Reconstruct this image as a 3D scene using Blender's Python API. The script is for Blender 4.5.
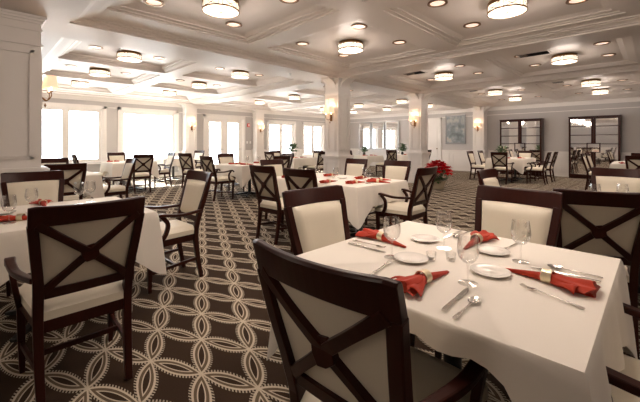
import bpy, bmesh, math, random
from mathutils import Vector, Matrix
random.seed(7)
S = bpy.context.scene
for o in list(bpy.data.objects): bpy.data.objects.remove(o)
PI = math.pi
COL = S.collection

# ------------------------------------------------------------ camera
cd = bpy.data.cameras.new('camera'); cam = bpy.data.objects.new('camera', cd); COL.objects.link(cam)
FPX = 342.0; HOR = 143.0
cd.sensor_fit = 'HORIZONTAL'; cd.sensor_width = 36.0
cd.lens = 36.0*FPX/640.0
cd.shift_y = -(201.0-HOR)/640.0
cd.clip_start = 0.05; cd.clip_end = 200
cam.location = (0, 0, 1.27)
cam.rotation_euler = (PI/2, 0, math.radians(44.6-90))
S.camera = cam

# ------------------------------------------------------------ world, sun, window light, exposure
W = bpy.data.worlds.new('world'); S.world = W; W.use_nodes = True
bgn = W.node_tree.nodes['Background']
bgn.inputs[0].default_value = (0.88, 0.94, 1.0, 1); bgn.inputs[1].default_value = 8.8
sd = bpy.data.lights.new('sun', 'SUN'); sd.energy = 45; sd.angle = math.radians(2); sd.color = (1, .96, .9)
so = bpy.data.objects.new('sun', sd); COL.objects.link(so)
so.rotation_euler = Vector((0.10, 1.0, 0.72)).to_track_quat('Z', 'Y').to_euler(); so.location = (5, 25, 20)
vs = S.view_settings
vs.view_transform = 'Standard'; vs.look = 'None'; vs.exposure = 0.5; vs.gamma = 1.0; vs.use_curve_mapping = False

# ------------------------------------------------------------ room measures
X0, X1, Y0, Y1 = -3.6, 15.65, -5.0, 13.3     # floor plan
ZB, ZL, ZC = 2.80, 2.88, 3.00                # beam underside, bay level, coffer panel
OPEN = [  # openings of the window wall: x0, x1, z0, z1, kind
    (1.05, 3.07, .62, 2.42, 'window'), (3.61, 5.52, .62, 2.42, 'window'),
    (6.75, 8.55, .05, 2.35, 'door'), (9.95, 11.6, .62, 2.28, 'window'), (12.25, 13.75, .62, 2.28, 'window')]
for (a, b, c, d, k) in OPEN:                 # sky portals that fill the openings
    l = bpy.data.lights.new('sky_portal', 'AREA'); l.shape = 'RECTANGLE'; l.size = b-a; l.size_y = d-c
    l.cycles.is_portal = True
    o = bpy.data.objects.new('sky_portal', l); COL.objects.link(o); o.location = ((a+b)/2, Y1+.1, (c+d)/2)
    o.rotation_euler = (-PI/2, 0, 0)
FIX_POWER, CAN_POWER, SCONCE_POWER = 18.0, 17.0, 1.3

# ------------------------------------------------------------ node helpers and materials
class N:
    def __init__(s, t, v): s.t = t; s.v = v
    def _m(s, op, *a, clamp=False):
        n = s.t.nodes.new('ShaderNodeMath'); n.operation = op; n.use_clamp = clamp
        for i, x in enumerate((s,)+a):
            if isinstance(x, N): s.t.links.new(x.v, n.inputs[i])
            else: n.inputs[i].default_value = x
        return N(s.t, n.outputs[0])
    def __add__(s, o): return s._m('ADD', o)
    def __sub__(s, o): return s._m('SUBTRACT', o)
    def __mul__(s, o): return s._m('MULTIPLY', o)
    def __neg__(s): return s._m('MULTIPLY', -1.0)
    def m(s, op, *a): return s._m(op, *a)

def mat(name, col, rough=.5, metal=0, emit=None, es=0, spec=.5, coat=0, noise=None, bump=0, nscale=20, sheen=0):
    m = bpy.data.materials.new(name); m.use_nodes = True
    t = m.node_tree; p = t.nodes['Principled BSDF']
    p.inputs['Base Color'].default_value = (*col, 1); p.inputs['Roughness'].default_value = rough
    p.inputs['Metallic'].default_value = metal; p.inputs['Specular IOR Level'].default_value = spec
    p.inputs['Coat Weight'].default_value = coat; p.inputs['Coat Roughness'].default_value = .1
    p.inputs['Sheen Weight'].default_value = sheen
    if emit: p.inputs['Emission Color'].default_value = (*emit, 1); p.inputs['Emission Strength'].default_value = es
    if noise or bump:
        tc = t.nodes.new('ShaderNodeTexCoord'); nz = t.nodes.new('ShaderNodeTexNoise')
        nz.inputs['Scale'].default_value = nscale; nz.inputs['Detail'].default_value = 4
        mp = t.nodes.new('ShaderNodeMapping'); t.links.new(tc.outputs['Object'], mp.inputs[0]); t.links.new(mp.outputs[0], nz.inputs['Vector'])
        if noise:
            r = t.nodes.new('ShaderNodeMix'); r.data_type = 'RGBA'
            r.inputs[6].default_value = (*col, 1); r.inputs[7].default_value = (*noise, 1)
            t.links.new(nz.outputs[0], r.inputs[0]); t.links.new(r.outputs[2], p.inputs['Base Color'])
        if bump:
            b = t.nodes.new('ShaderNodeBump'); b.inputs['Strength'].default_value = bump; b.inputs['Distance'].default_value = .01
            t.links.new(nz.outputs[0], b.inputs['Height']); t.links.new(b.outputs[0], p.inputs['Normal'])
        m['map'] = mp.name
    return m

M = {}
M['wood'] = mat('dark_mahogany', (.020, .0035, .002), .30, spec=.22, noise=(.042, .008, .004), nscale=9)
t_ = M['wood'].node_tree; t_.nodes[M['wood']['map']].inputs['Scale'].default_value = (6, 1, 1)
M['cream'] = mat('cream_upholstery', (.72, .655, .53), .48, noise=(.66, .60, .48), nscale=5, bump=.05)
M['cloth'] = mat('tablecloth_linen', (.80, .745, .665), .7, bump=.06, nscale=6, sheen=.1)
M['paint'] = mat('ivory_paint', (.80, .765, .73), .38, noise=(.77, .735, .70), nscale=2)
M['ceil'] = mat('ceiling_paint', (.64, .585, .545), .45, noise=(.625, .57, .53), nscale=1.5)
M['wall'] = mat('greige_wall_paint', (.50, .475, .46), .6, noise=(.48, .455, .44), nscale=2)
M['black'] = mat('black_iron', (.012, .011, .011), .4)
M['bronze'] = mat('antique_bronze', (.22, .12, .05), .35, metal=1)
M['pewter'] = mat('pewter_frame', (.26, .26, .26), .45, metal=.6)
M['silver'] = mat('polished_silver', (.75, .72, .68), .18, metal=1)
M['chrome'] = mat('brushed_frame_silver', (.5, .5, .5), .3, metal=1)
M['red'] = mat('red_linen', (.50, .045, .016), .7, spec=.2, noise=(.38, .028, .010), nscale=30, bump=.1, sheen=.1)
M['ring'] = mat('brass_napkin_ring', (.78, .68, .48), .28, metal=.8)
M['china'] = mat('white_china', (.86, .82, .76), .12, coat=.4)
M['mirror'] = mat('mirror_glass', (.95, .94, .93), .03, metal=1)
M['drum'] = mat('lit_opal_glass', (.9, .85, .75), .3, emit=(1, .86, .68), es=.95)
M['can'] = mat('lit_lamp_lens', (.9, .8, .7), .3, emit=(1, .74, .58), es=.65)
M['shade'] = mat('lit_fabric_shade', (.85, .68, .5), .6, emit=(1, .66, .42), es=.55)
M['flame'] = mat('glowing_bulb', (1, .8, .6), .3, emit=(1, .75, .5), es=5)
M['leaf'] = mat('dark_green_leaf', (.03, .075, .02), .4, noise=(.07, .15, .04), nscale=12)
M['bract'] = mat('red_poinsettia_bract', (.60, .006, .010), .65, spec=.15, noise=(.42, .003, .008), nscale=15)
M['flower'] = mat('pale_blossom', (.75, .7, .55), .6)
M['foil'] = mat('pale_foil_wrap', (.55, .48, .36), .3, metal=.5, bump=.5, nscale=30)
M['alarm'] = mat('red_alarm_plastic', (.7, .02, .03), .4)
M['plastic'] = mat('white_plastic', (.85, .84, .82), .4)
M['dark'] = mat('painted_vent_shade', (.02, .018, .016), .8)  # near-black colour for the shade inside the air vents

def glass_mat(name, tint, gloss):
    m = bpy.data.materials.new(name); m.use_nodes = True; t = m.node_tree
    for n in list(t.nodes): t.nodes.remove(n)
    out = t.nodes.new('ShaderNodeOutputMaterial'); mx = t.nodes.new('ShaderNodeMixShader')
    tr = t.nodes.new('ShaderNodeBsdfTransparent'); gl = t.nodes.new('ShaderNodeBsdfGlossy')
    lw = t.nodes.new('ShaderNodeLayerWeight'); lw.inputs[0].default_value = gloss
    tr.inputs[0].default_value = (*tint, 1); gl.inputs['Roughness'].default_value = .03
    mm = N(t, lw.outputs['Facing']).m('MULTIPLY', .75) + .05
    t.links.new(mm.v, mx.inputs[0]); t.links.new(tr.outputs[0], mx.inputs[1]); t.links.new(gl.outputs[0], mx.inputs[2])
    t.links.new(mx.outputs[0], out.inputs[0]); return m
M['glass'] = glass_mat('clear_stemware_glass', (.992, .99, .985), .22)
M['pane'] = glass_mat('window_glass', (.97, .98, .98), .1)

def carpet_mat():
    m = bpy.data.materials.new('interlocking_petal_carpet'); m.use_nodes = True; t = m.node_tree
    p = t.nodes['Principled BSDF']; p.inputs['Roughness'].default_value = .95; p.inputs['Specular IOR Level'].default_value = .1
    tc = t.nodes.new('ShaderNodeTexCoord'); sx = t.nodes.new('ShaderNodeSeparateXYZ'); t.links.new(tc.outputs['Object'], sx.inputs[0])
    x = N(t, sx.outputs[0]) - .882; y = N(t, sx.outputs[1]) - 1.785
    s = x*(1/.311) + y*(1/.628); q = x*(1/.311) - y*(1/.628)
    def lens(a, b):            # petals along a, centred on whole b
        e1 = (b - b.m('ROUND')).m('ABSOLUTE')
        u = a.m('FRACT'); w = u*(u*-1.0 + 1.0)*(4*.168)
        return e1 - w
    e1 = lens(s, q); e2 = lens(q, s)
    first = e1.m('LESS_THAN', e2)
    e = e1.m('MINIMUM', e2)
    ph = s*first + q*(first*-1.0 + 1.0)
    tick = (ph*(2*PI*17)).m('SINE').m('GREATER_THAN', .1)*e.m('GREATER_THAN', 0.0)*e.m('LESS_THAN', .058)
    outer = (e + .012).m('ABSOLUTE').m('LESS_THAN', .021)
    inner = (e + .100).m('ABSOLUTE').m('LESS_THAN', .012)
    tan = outer.m('MAXIMUM', inner).m('MAXIMUM', tick*.75)
    band = e.m('LESS_THAN', -.02)*e.m('GREATER_THAN', -.10)
    nz = t.nodes.new('ShaderNodeTexNoise'); nz.inputs['Scale'].default_value = 220; t.links.new(tc.outputs['Object'], nz.inputs['Vector'])
    def mix(f, a, b):
        r = t.nodes.new('ShaderNodeMix'); r.data_type = 'RGBA'
        t.links.new(f.v, r.inputs[0])
        for i, c in ((6, a), (7, b)):
            if isinstance(c, tuple): r.inputs[i].default_value = (*c, 1)
            else: t.links.new(c, r.inputs[i])
        return r.outputs[2]
    base = mix(band, (.040, .024, .015), (.125, .092, .06))
    c = mix(tan, base, (.52, .45, .35))
    g = mix(N(t, nz.outputs[0]), (.72, .72, .72), (1.25, 1.25, 1.25))
    mu = t.nodes.new('ShaderNodeMix'); mu.data_type = 'RGBA'; mu.blend_type = 'MULTIPLY'; mu.inputs[0].default_value = 1
    t.links.new(c, mu.inputs[6]); t.links.new(g, mu.inputs[7]); t.links.new(mu.outputs[2], p.inputs['Base Color'])
    b = t.nodes.new('ShaderNodeBump'); b.inputs['Strength'].default_value = .3; b.inputs['Distance'].default_value = .004
    t.links.new(nz.outputs[0], b.inputs['Height']); t.links.new(b.outputs[0], p.inputs['Normal'])
    return m
M['carpet'] = carpet_mat()

def art_mat():
    m = bpy.data.materials.new('abstract_grey_canvas'); m.use_nodes = True; t = m.node_tree
    p = t.nodes['Principled BSDF']; p.inputs['Roughness'].default_value = .4
    tc = t.nodes.new('ShaderNodeTexCoord'); nz = t.nodes.new('ShaderNodeTexNoise'); nz.inputs['Scale'].default_value = 3.2; nz.inputs['Detail'].default_value = 6
    cr = t.nodes.new('ShaderNodeValToRGB'); t.links.new(tc.outputs['Object'], nz.inputs['Vector']); t.links.new(nz.outputs[0], cr.inputs[0])
    el = cr.color_ramp.elements
    el[0].position = .35; el[0].color = (.10, .12, .13, 1); el[1].position = .62; el[1].color = (.42, .42, .40, 1)
    e = el.new(.5); e.color = (.22, .25, .26, 1)
    e = el.new(.7); e.color = (.45, .33, .26, 1)
    t.links.new(cr.outputs[0], p.inputs['Base Color']); return m
M['art'] = art_mat()

# ------------------------------------------------------------ mesh helpers
def obj(name, bm, m, parent=None, smooth=False, bevel=0, sub=0):
    me = bpy.data.meshes.new(name); bmesh.ops.recalc_face_normals(bm, faces=bm.faces[:]); bm.to_mesh(me); bm.free()
    o = bpy.data.objects.new(name, me); COL.objects.link(o)
    ms = m if isinstance(m, (list, tuple)) else [m]
    for k in ms: me.materials.append(M[k])
    if smooth:
        for p in me.polygons: p.use_smooth = True
    if smooth: me.set_sharp_from_angle(angle=math.radians(42))
    if bevel:
        b = o.modifiers.new('bevel', 'BEVEL'); b.width = bevel; b.segments = 2; b.limit_method = 'ANGLE'; b.angle_limit = math.radians(50)
    if sub:
        b = o.modifiers.new('sub', 'SUBSURF'); b.levels = sub; b.render_levels = sub
    if parent: o.parent = parent
    return o
def tag(o, label, cat, group=None, kind=None):
    o['label'] = label; o['category'] = cat
    if group: o['group'] = group
    if kind: o['kind'] = kind
    return o
def thing(name, label, cat, loc=(0, 0, 0), rz=0, group=None):
    o = bpy.data.objects.new(name, None); COL.objects.link(o); o.location = loc; o.rotation_euler = (0, 0, rz)
    o.empty_display_size = .1
    return tag(o, label, cat, group)
def struct(name, bm, m, parent=None, **k):
    o = obj(name, bm, m, parent, **k)
    if not parent: o['kind'] = 'structure'
    return o
def kids(o, table): return [c for c in table.get(o.name, [])]
def copy_tree(o, parent=None):
    c = o.copy(); COL.objects.link(c)
    if parent:
        c.parent = parent; c.matrix_parent_inverse = o.matrix_parent_inverse.copy()
    for ch in [x for x in bpy.data.objects if x.parent == o]: copy_tree(ch, c)
    return c
def place(proto, loc, rz, label, group, first=set()):
    if proto.name in first: o = copy_tree(proto)
    else: o = proto; first.add(proto.name)
    o.location = loc; o.rotation_euler = (0, 0, rz); o['label'] = label
    if group: o['group'] = group
    elif 'group' in o: del o['group']
    return o
def box(bm, a, b, mi=0):
    vs_ = [bm.verts.new((x, y, z)) for x in (a[0], b[0]) for y in (a[1], b[1]) for z in (a[2], b[2])]
    for f in ((0, 1, 3, 2), (4, 6, 7, 5), (0, 4, 5, 1), (2, 3, 7, 6), (0, 2, 6, 4), (1, 5, 7, 3)):
        fc = bm.faces.new([vs_[i] for i in f]); fc.material_index = mi
    return vs_
def bxo(name, a, b, m, parent=None, bevel=0):
    bm = bmesh.new(); box(bm, a, b); return obj(name, bm, m, parent, bevel=bevel)
def loft(bm, rings, cap=True, closed=True):
    R_ = [[bm.verts.new(p) for p in r] for r in rings]
    n = len(R_[0])
    for a, b in zip(R_, R_[1:]):
        for i in range(n if closed else n-1):
            bm.faces.new((a[i], a[(i+1) % n], b[(i+1) % n], b[i]))
    if cap:
        bm.faces.new(R_[0][::-1]); bm.faces.new(R_[-1])
    return R_
def lathe(bm, prof, n=24, c=(0, 0, 0), cap=False):
    loft(bm, [[(c[0]+r*math.cos(2*PI*i/n), c[1]+r*math.sin(2*PI*i/n), c[2]+z) for i in range(n)] for r, z in prof], cap=cap)
def sweep(bm, pts, w, t, side=(1, 0, 0)):
    """rectangular bar along pts; w along side, t across; w,t may be lists"""
    P = [Vector(p) for p in pts]; rings = []; side = Vector(side)
    for i, p in enumerate(P):
        d = (P[min(i+1, len(P)-1)]-P[max(i-1, 0)]).normalized()
        s = (side - d*side.dot(d)).normalized(); u = d.cross(s).normalized()
        ww = (w[i] if isinstance(w, (list, tuple)) else w)/2; tt = (t[i] if isinstance(t, (list, tuple)) else t)/2
        rings.append([p+s*ww+u*tt, p-s*ww+u*tt, p-s*ww-u*tt, p+s*ww-u*tt])
    loft(bm, rings)
def tube(bm, pts, r, n=8):
    P = [Vector(p) for p in pts]; rings = []; ref = Vector((.13, .21, 1)).normalized()
    for i, p in enumerate(P):
        d = (P[min(i+1, len(P)-1)]-P[max(i-1, 0)]).normalized()
        s = d.cross(ref)
        if s.length < .05: s = d.cross(Vector((1, 0, 0)))
        s.normalize(); u = d.cross(s)
        rr = r[i] if isinstance(r, (list, tuple)) else r
        rings.append([p+(s*math.cos(2*PI*k/n)+u*math.sin(2*PI*k/n))*rr for k in range(n)])
    loft(bm, rings)
def spline(pts, n=5):
    P = [Vector(p) for p in pts]; P = [P[0]*2-P[1]]+P+[P[-1]*2-P[-2]]; out = []
    for i in range(1, len(P)-2):
        for k in range(n):
            u = k/n
            out.append(.5*((2*P[i])+(-P[i-1]+P[i+1])*u+(2*P[i-1]-5*P[i]+4*P[i+1]-P[i+2])*u*u+(-P[i-1]+3*P[i]-3*P[i+1]+P[i+2])*u**3))
    out.append(P[-2]); return out
def lamp(name, kind, loc, power, col, parent=None, r=.1, spot=None, rot=None):
    l = bpy.data.lights.new(name, kind); l.energy = power; l.color = col
    if kind != 'AREA': l.shadow_soft_size = r
    if spot: l.spot_size = math.radians(spot); l.spot_blend = .8
    o = bpy.data.objects.new(name, l); COL.objects.link(o); o.location = loc
    if rot: o.rotation_euler = rot
    if parent: o.parent = parent
    return o
WARM = (1, .84, .73)

# ------------------------------------------------------------ the room shell
bm = bmesh.new(); box(bm, (X0-.2, Y0-.2, -.1), (X1+.2, Y1+.3, 0)); struct('floor', bm, 'carpet')

BX = [(-3.2, -.6), (.86, 6.03), (6.46, 9.83), (10.26, 15.25)]         # bays between the beams
BY = [(-4.6, 5.34), (6.14, 12.95)]
CX = [[(-3.0, -.9)], [(1.10, 3.13), (3.50, 5.67)], [(6.95, 9.35)], [(10.7, 12.6), (12.95, 14.9)]]
CY = [[(-4.3, -2.55), (-2.2, -.08), (.28, 2.38), (2.75, 4.72)], [(6.5, 8.1), (8.4, 10.3), (10.6, 12.5)]]
def plate(bm, x0, x1, y0, y1, z, holes):
    xs = sorted({x0, x1, *[h[0] for h in holes], *[h[1] for h in holes]}); ys = sorted({y0, y1, *[h[2] for h in holes], *[h[3] for h in holes]})
    for a, b in zip(xs, xs[1:]):
        for c, d in zip(ys, ys[1:]):
            mx, my = (a+b)/2, (c+d)/2
            if any(h[0] < mx < h[1] and h[2] < my < h[3] for h in holes): continue
            bm.faces.new([bm.verts.new(p) for p in ((a, c, z), (a, d, z), (b, d, z), (b, c, z))])
def steps(bm, r, prof):
    rings = [[(r[0]+i, r[2]+i, z), (r[1]-i, r[2]+i, z), (r[1]-i, r[3]-i, z), (r[0]+i, r[3]-i, z)] for i, z in prof]
    for a, b in zip(rings, rings[1:]):
        for k in range(4):
            bm.faces.new([bm.verts.new(p) for p in (a[k], a[(k+1) % 4], b[(k+1) % 4], b[k])])
BAYP = [(0, 2.80), (0, 2.822), (.05, 2.822), (.05, 2.832), (.10, 2.845), (.14, 2.848), (.14, 2.858), (.20, 2.862), (.20, 2.872), (.26, 2.88)]
COFF = [(0, 2.88), (0, 2.895), (.05, 2.90), (.05, 2.91), (.12, 2.915), (.12, 2.93), (.2, 2.95)]
COFP = [(0, 2.88), (0, 2.905), (.035, 2.905), (.05, 2.925), (.09, 2.945), (.09, 2.955), (.14, 2.96), (.14, 2.985), (.18, 3.0)]
bm = bmesh.new(); bays = []; coffers = []
for ix, (a, b) in enumerate(BX):
    for iy, (c, d) in enumerate(BY):
        bays.append((a, b, c, d)); steps(bm, (a, b, c, d), BAYP)
        i = BAYP[-1][0]; hs = [(p, q, r, s) for p, q in CX[ix] for r, s in CY[iy]]
        hs = [(max(p, a+i), min(q, b-i), max(r, c+i), min(s, d-i)) for p, q, r, s in hs]
        plate(bm, a+i, b-i, c+i, d-i, ZL, hs)
        for h in hs:
            pf = COFF if iy == 0 else COFP; coffers.append(h); steps(bm, h, pf); j = pf[-1][0]; plate(bm, h[0]+j, h[1]-j, h[2]+j, h[3]-j, pf[-1][1], [])
plate(bm, X0, X1, Y0, Y1, ZB, bays)
box(bm, (X0-.2, Y0-.2, 3.2), (X1+.2, Y1+.3, 3.3))
struct('ceiling', bm, 'ceil')

def wall_x(x, s, y0, y1, name):            # wall in the plane X = x, s = direction of the room
    bm = bmesh.new(); box(bm, (x-.15*s, y0, 0) if s > 0 else (x, y0, 0), (x, y1, 3.25) if s > 0 else (x+.15, y1, 3.25)); return struct(name, bm, 'wall')
wall_x(X0, 1, Y0, Y1, 'wall_left'); wall_x(X1, -1, Y0, Y1, 'wall_right')
bm = bmesh.new(); box(bm, (X0-.15, Y0-.15, 0), (X1+.15, Y0, 3.25)); struct('wall_front', bm, 'wall')
bm = bmesh.new(); xs = sorted({X0-.15, X1+.15, *[v for o in OPEN for v in o[:2]]})
for a, b in zip(xs, xs[1:]):
    op = [o for o in OPEN if o[0] <= (a+b)/2 <= o[1]]
    if op:
        box(bm, (a, Y1, 0), (b, Y1+.2, op[0][2])); box(bm, (a, Y1, op[0][3]), (b, Y1+.2, 3.25))
    else: box(bm, (a, Y1, 0), (b, Y1+.2, 3.25))
struct('wall_back', bm, 'wall')

def panel_frame(bm, axis, pos, s, u0, u1, z0, z1, w=.035, t=.014):
    """raised picture-frame moulding on a plane; axis 0: plane X=pos running in Y"""
    for (a, b, c, d) in ((u0, u1, z0, z0+w), (u0, u1, z1-w, z1), (u0, u0+w, z0, z1), (u1-w, u1, z0, z1)):
        if axis == 0: box(bm, (min(pos, pos+s*t), a, c), (max(pos, pos+s*t), b, d))
        else: box(bm, (a, min(pos, pos+s*t), c), (b, max(pos, pos+s*t), d))
def slab(bm, axis, pos, s, u0, u1, z0, z1, t):
    if axis == 0: box(bm, (min(pos, pos+s*t), u0, z0), (max(pos, pos+s*t), u1, z1))
    else: box(bm, (u0, min(pos, pos+s*t), z0), (u1, max(pos, pos+s*t), z1))
def wainscot(n, axis, pos, s, spans):
    bm = bmesh.new()
    for u0, u1 in spans:
        slab(bm, axis, pos, s, u0, u1, .13, .90, .012)
        k = max(1, round((u1-u0)/1.1)); L = (u1-u0)/k
        for i in range(k):
            panel_frame(bm, axis, pos+s*.012, s, u0+i*L+.09, u0+(i+1)*L-.09, .22, .80)
        slab(bm, axis, pos, s, u0, u1, .90, .925, .03); slab(bm, axis, pos, s, u0, u1, .925, .95, .045)
    struct('trim_%d' % n, bm, 'paint')
wainscot(1, 0, X1, -1, [(Y0, Y1)]); wainscot(2, 0, X0, 1, [(Y0, Y1)]); wainscot(3, 1, Y0, 1, [(X0, X1)])
wainscot(4, 1, Y1, -1, [(X0, .95), (3.17, 3.51), (5.62, 6.62), (8.68, 9.85), (11.7, 12.15), (13.85, X1)])
for nm, ax, p, s, u in (('right', 0, X1, -1, [(Y0, Y1)]), ('left', 0, X0, 1, [(Y0, Y1)]), ('front', 1, Y0, 1, [(X0, X1)]), ('back', 1, Y1, -1, [(X0, 6.62), (8.68, X1)])):
    bm = bmesh.new()
    for a, b in u: slab(bm, ax, p, s, a, b, 0, .13, .02); slab(bm, ax, p, s, a, b, .13, .15, .012)
    struct('baseboard_'+nm, bm, 'paint')
bm = bmesh.new()           # crown and picture rail round the room
for ax, p, s, a, b in ((0, X1, -1, Y0, Y1), (0, X0, 1, Y0, Y1), (1, Y0, 1, X0, X1), (1, Y1, -1, X0, X1)):
    for z0, z1, t in ((2.66, 2.69, .02), (2.69, 2.73, .05), (2.73, 2.77, .09), (2.77, 2.799, .12)): slab(bm, ax, p, s, a, b, z0, z1, t)
    slab(bm, ax, p, s, a, b, 2.46, 2.485, .018)
struct('trim_5', bm, 'paint')

# windows and the glazed door of the back wall
def opening(n, o, kind):
    x0, x1, z0, z1, _ = o
    bm = bmesh.new(); w = .10
    for a, b, c, d in ((x0-w, x0, z0-.02, z1+w), (x1, x1+w, z0-.02, z1+w), (x0-w, x1+w, z1, z1+w)):
        box(bm, (a, Y1-.03, c), (b, Y1, d))
    for a, b, c, d in ((x0, x0+.03, z0, z1), (x1-.03, x1, z0, z1), (x0, x1, z1-.03, z1), (x0, x1, z0, z0+.03)):
        box(bm, (a, Y1, c), (b, Y1+.2, d))
    if kind == 'window': box(bm, (x0-.14, Y1-.10, z0-.05), (x1+.14, Y1+.02, z0-.015))
    r = struct('%s_%d' % (kind, n), bm, 'paint')
    m = (x0+x1)/2
    for k, (a, b) in enumerate(((x0+.03, m), (m, x1-.03)) if n != 2 else ((x0+.03, x1-.03),)):
        bm = bmesh.new(); f = .09 if kind == 'window' else .17
        for c, d, e, g in ((a, a+f, z0+.03, z1-.03), (b-f, b, z0+.03, z1-.03), (a+f, b-f, z1-.03-f, z1-.03), (a+f, b-f, z0+.03, z0+.03+(f if kind == 'window' else .3))):
            box(bm, (c, Y1+.06, e), (d, Y1+.11, g))
        if n >= 3: box(bm, (a+f, Y1+.07, z1-.42), (b-f, Y1+.10, z1-.39))
        if n >= 3 and kind == 'window': box(bm, ((a+b)/2-.012, Y1+.07, z0+.1), ((a+b)/2+.012, Y1+.10, z1-.4))
        s_ = obj('sash' if kind == 'window' else 'door_leaf', bm, 'paint', r)
        bm = bmesh.new(); box(bm, (a+f-.01, Y1+.082, z0+.05), (b-f+.01, Y1+.088, z1-.05)); obj('pane', bm, 'pane', s_)
    if kind == 'door':
        bm = bmesh.new(); tube(bm, [(x0+.1, Y1-.02, 1.0), (m-.1, Y1-.02, 1.0)], .012); tube(bm, [(m+.1, Y1-.02, 1.0), (x1-.1, Y1-.02, 1.0)], .012)
        for x in (x0+.15, m-.15, m+.15, x1-.15): tube(bm, [(x, Y1-.02, 1.0), (x, Y1+.06, 1.0)], .01)
        obj('push_bar', bm, 'chrome', r)
opening(1, OPEN[0], 'window'); opening(2, OPEN[1], 'window'); opening(1, OPEN[2], 'door'); opening(3, OPEN[3], 'window'); opening(4, OPEN[4], 'window')
# pale terrace outside the windows
bm = bmesh.new(); box(bm, (-12, Y1+.3, -.25), (30, Y1+14, -.15)); struct('floor_terrace', bm, 'paint')

# pier, columns and pilasters
def column(x0, x1, y0, y1, label, faces='xXyY', corbels='xXyY', zt=ZB):
    t = thing('column', label, 'column', ((x0+x1)/2, (y0+y1)/2, 0))
    cx, cy = (x0+x1)/2, (y0+y1)/2; hx, hy = (x1-x0)/2, (y1-y0)/2
    bm = bmesh.new(); box(bm, (-hx, -hy, 0), (hx, hy, zt))
    for ax, s, key in ((0, -1, 'x'), (0, 1, 'X'), (1, -1, 'y'), (1, 1, 'Y')):
        if key not in faces: continue
        pos = s*(hx if ax == 0 else hy); h = (hy if ax == 0 else hx)
        panel_frame(bm, ax, pos, s, -h+.07, h-.07, 1.08, 2.38, .03, .015)
        panel_frame(bm, ax, pos, s, -h+.10, h-.10, 1.11, 2.35, .012, .022)
    obj('shaft', bm, 'paint', t)
    bm = bmesh.new()
    e = .03; box(bm, (-hx-e, -hy-e, 0), (hx+e, hy+e, .92))
    for ax, s, key in ((0, -1, 'x'), (0, 1, 'X'), (1, -1, 'y'), (1, 1, 'Y')):
        if key not in faces: continue
        pos = s*((hx if ax == 0 else hy)+e); h = (hy if ax == 0 else hx)+e
        panel_frame(bm, ax, pos, s, -h+.08, h-.08, .24, .82, .03, .015)
    for z0, z1, k in ((0, .15, .045), (.90, .93, .055), (.93, .96, .075), (.96, .975, .06)): box(bm, (-hx-k, -hy-k, z0), (hx+k, hy+k, z1))
    obj('wainscot', bm, 'paint', t)
    bm = bmesh.new()
    for z0, z1, k in ((2.44, 2.465, .02), (2.62, 2.65, .012), (zt-.09, zt-.06, .02), (zt-.06, zt-.03, .035), (zt-.03, zt, .05)): box(bm, (-hx-k, -hy-k, z0), (hx+k, hy+k, z1-.001))
    obj('capital', bm, 'paint', t)
    for key, dx, dy in (('x', -1, 0), ('X', 1, 0), ('y', 0, -1), ('Y', 0, 1)):
        if key not in corbels: continue
        bm = bmesh.new(); pr = [(0, 0)]; R_ = .24
        pr += [(R_-R_*math.cos(a*PI/16), -R_+R_*math.sin(a*PI/16)) for a in range(0, 9)]
        pr = [(0, 0)] + [(R_-R_*math.cos(a*PI/16), -R_*.9+R_*.9*math.sin(a*PI/16)-.03*(a < 8)) for a in range(0, 9)]
        w = .13; rings = []
        for sgn in (-1, 1):
            rings.append([((hx+u)*dx+sgn*w*abs(dy), (hy+u)*dy+sgn*w*abs(dx), zt-.001+v) for u, v in pr])
        loft(bm, rings); obj('corbel', bm, 'paint', t)
    return t
column(.10, .58, 5.34, 5.80, 'broad white panelled pier at the left edge, wall lamp on its side', corbels='')
column(6.03, 6.46, 5.34, 5.77, 'white panelled column near the middle, behind the long table')
column(9.83, 10.26, 5.25, 5.68, 'white panelled column behind the red poinsettia')
column(15.22, 15.64, 5.25, 5.70, 'white pilaster on the grey wall between picture and display cabinet', 'xyY', 'xyY')
column(5.78, 6.22, 12.98, 13.29, 'white pilaster on window wall left of the glazed double door', 'xyX', 'xX')
column(9.05, 9.47, 12.98, 13.29, 'white pilaster on window wall beside the red fire alarm', 'xyX', 'xX')

# ------------------------------------------------------------ lights of the ceiling
def make_fixture():
    t = thing('ceiling_light', '', 'ceiling light')
    bm = bmesh.new(); lathe(bm, [(.001, 0), (.20, 0), (.21, -.01), (.19, -.035), (.001, -.035)], 32); obj('ceiling_plate', bm, 'bronze', t, True)
    bm = bmesh.new(); lathe(bm, [(.001, -.035), (.203, -.035), (.205, -.045), (.205, -.128), (.202, -.134), (.001, -.134)], 40); obj('glass_drum', bm, 'drum', t, True)
    bm = bmesh.new()
    for z in (-.04, -.128): lathe(bm, [(.204, z-.009), (.214, z-.009), (.214, z+.007), (.204, z+.007), (.204, z-.009)], 40)
    obj('metal_band', bm, 'bronze', t)
    bm = bmesh.new()
    for k in range(6):
        a = k*PI/3
        for da in (-.10, .10):
            c, s = math.cos(a+da), math.sin(a+da); tube(bm, [(.211*c, .211*s, -.04), (.211*c, .211*s, -.128)], .003, 5)
        tube(bm, [(.211*math.cos(a+.1+u*.85), .211*math.sin(a+.1+u*.85), -.050-.07*math.sin(u*PI/2)) for u in [i/6 for i in range(7)]], .0028, 5)
        tube(bm, [(.211*math.cos(a+.95-u*.85), .211*math.sin(a+.95-u*.85), -.050-.07*math.sin(u*PI/2)) for u in [i/6 for i in range(7)]], .0028, 5)
    obj('band_lattice', bm, 'bronze', t)
    bm = bmesh.new(); lathe(bm, [(.001, -.134), (.018, -.134), (.02, -.142), (.009, -.15), (.001, -.156)], 12); obj('finial', bm, 'bronze', t, True)
    lamp('bulb_light', 'POINT', (0, 0, -.22), FIX_POWER, WARM, t, .2)
    return t
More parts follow.
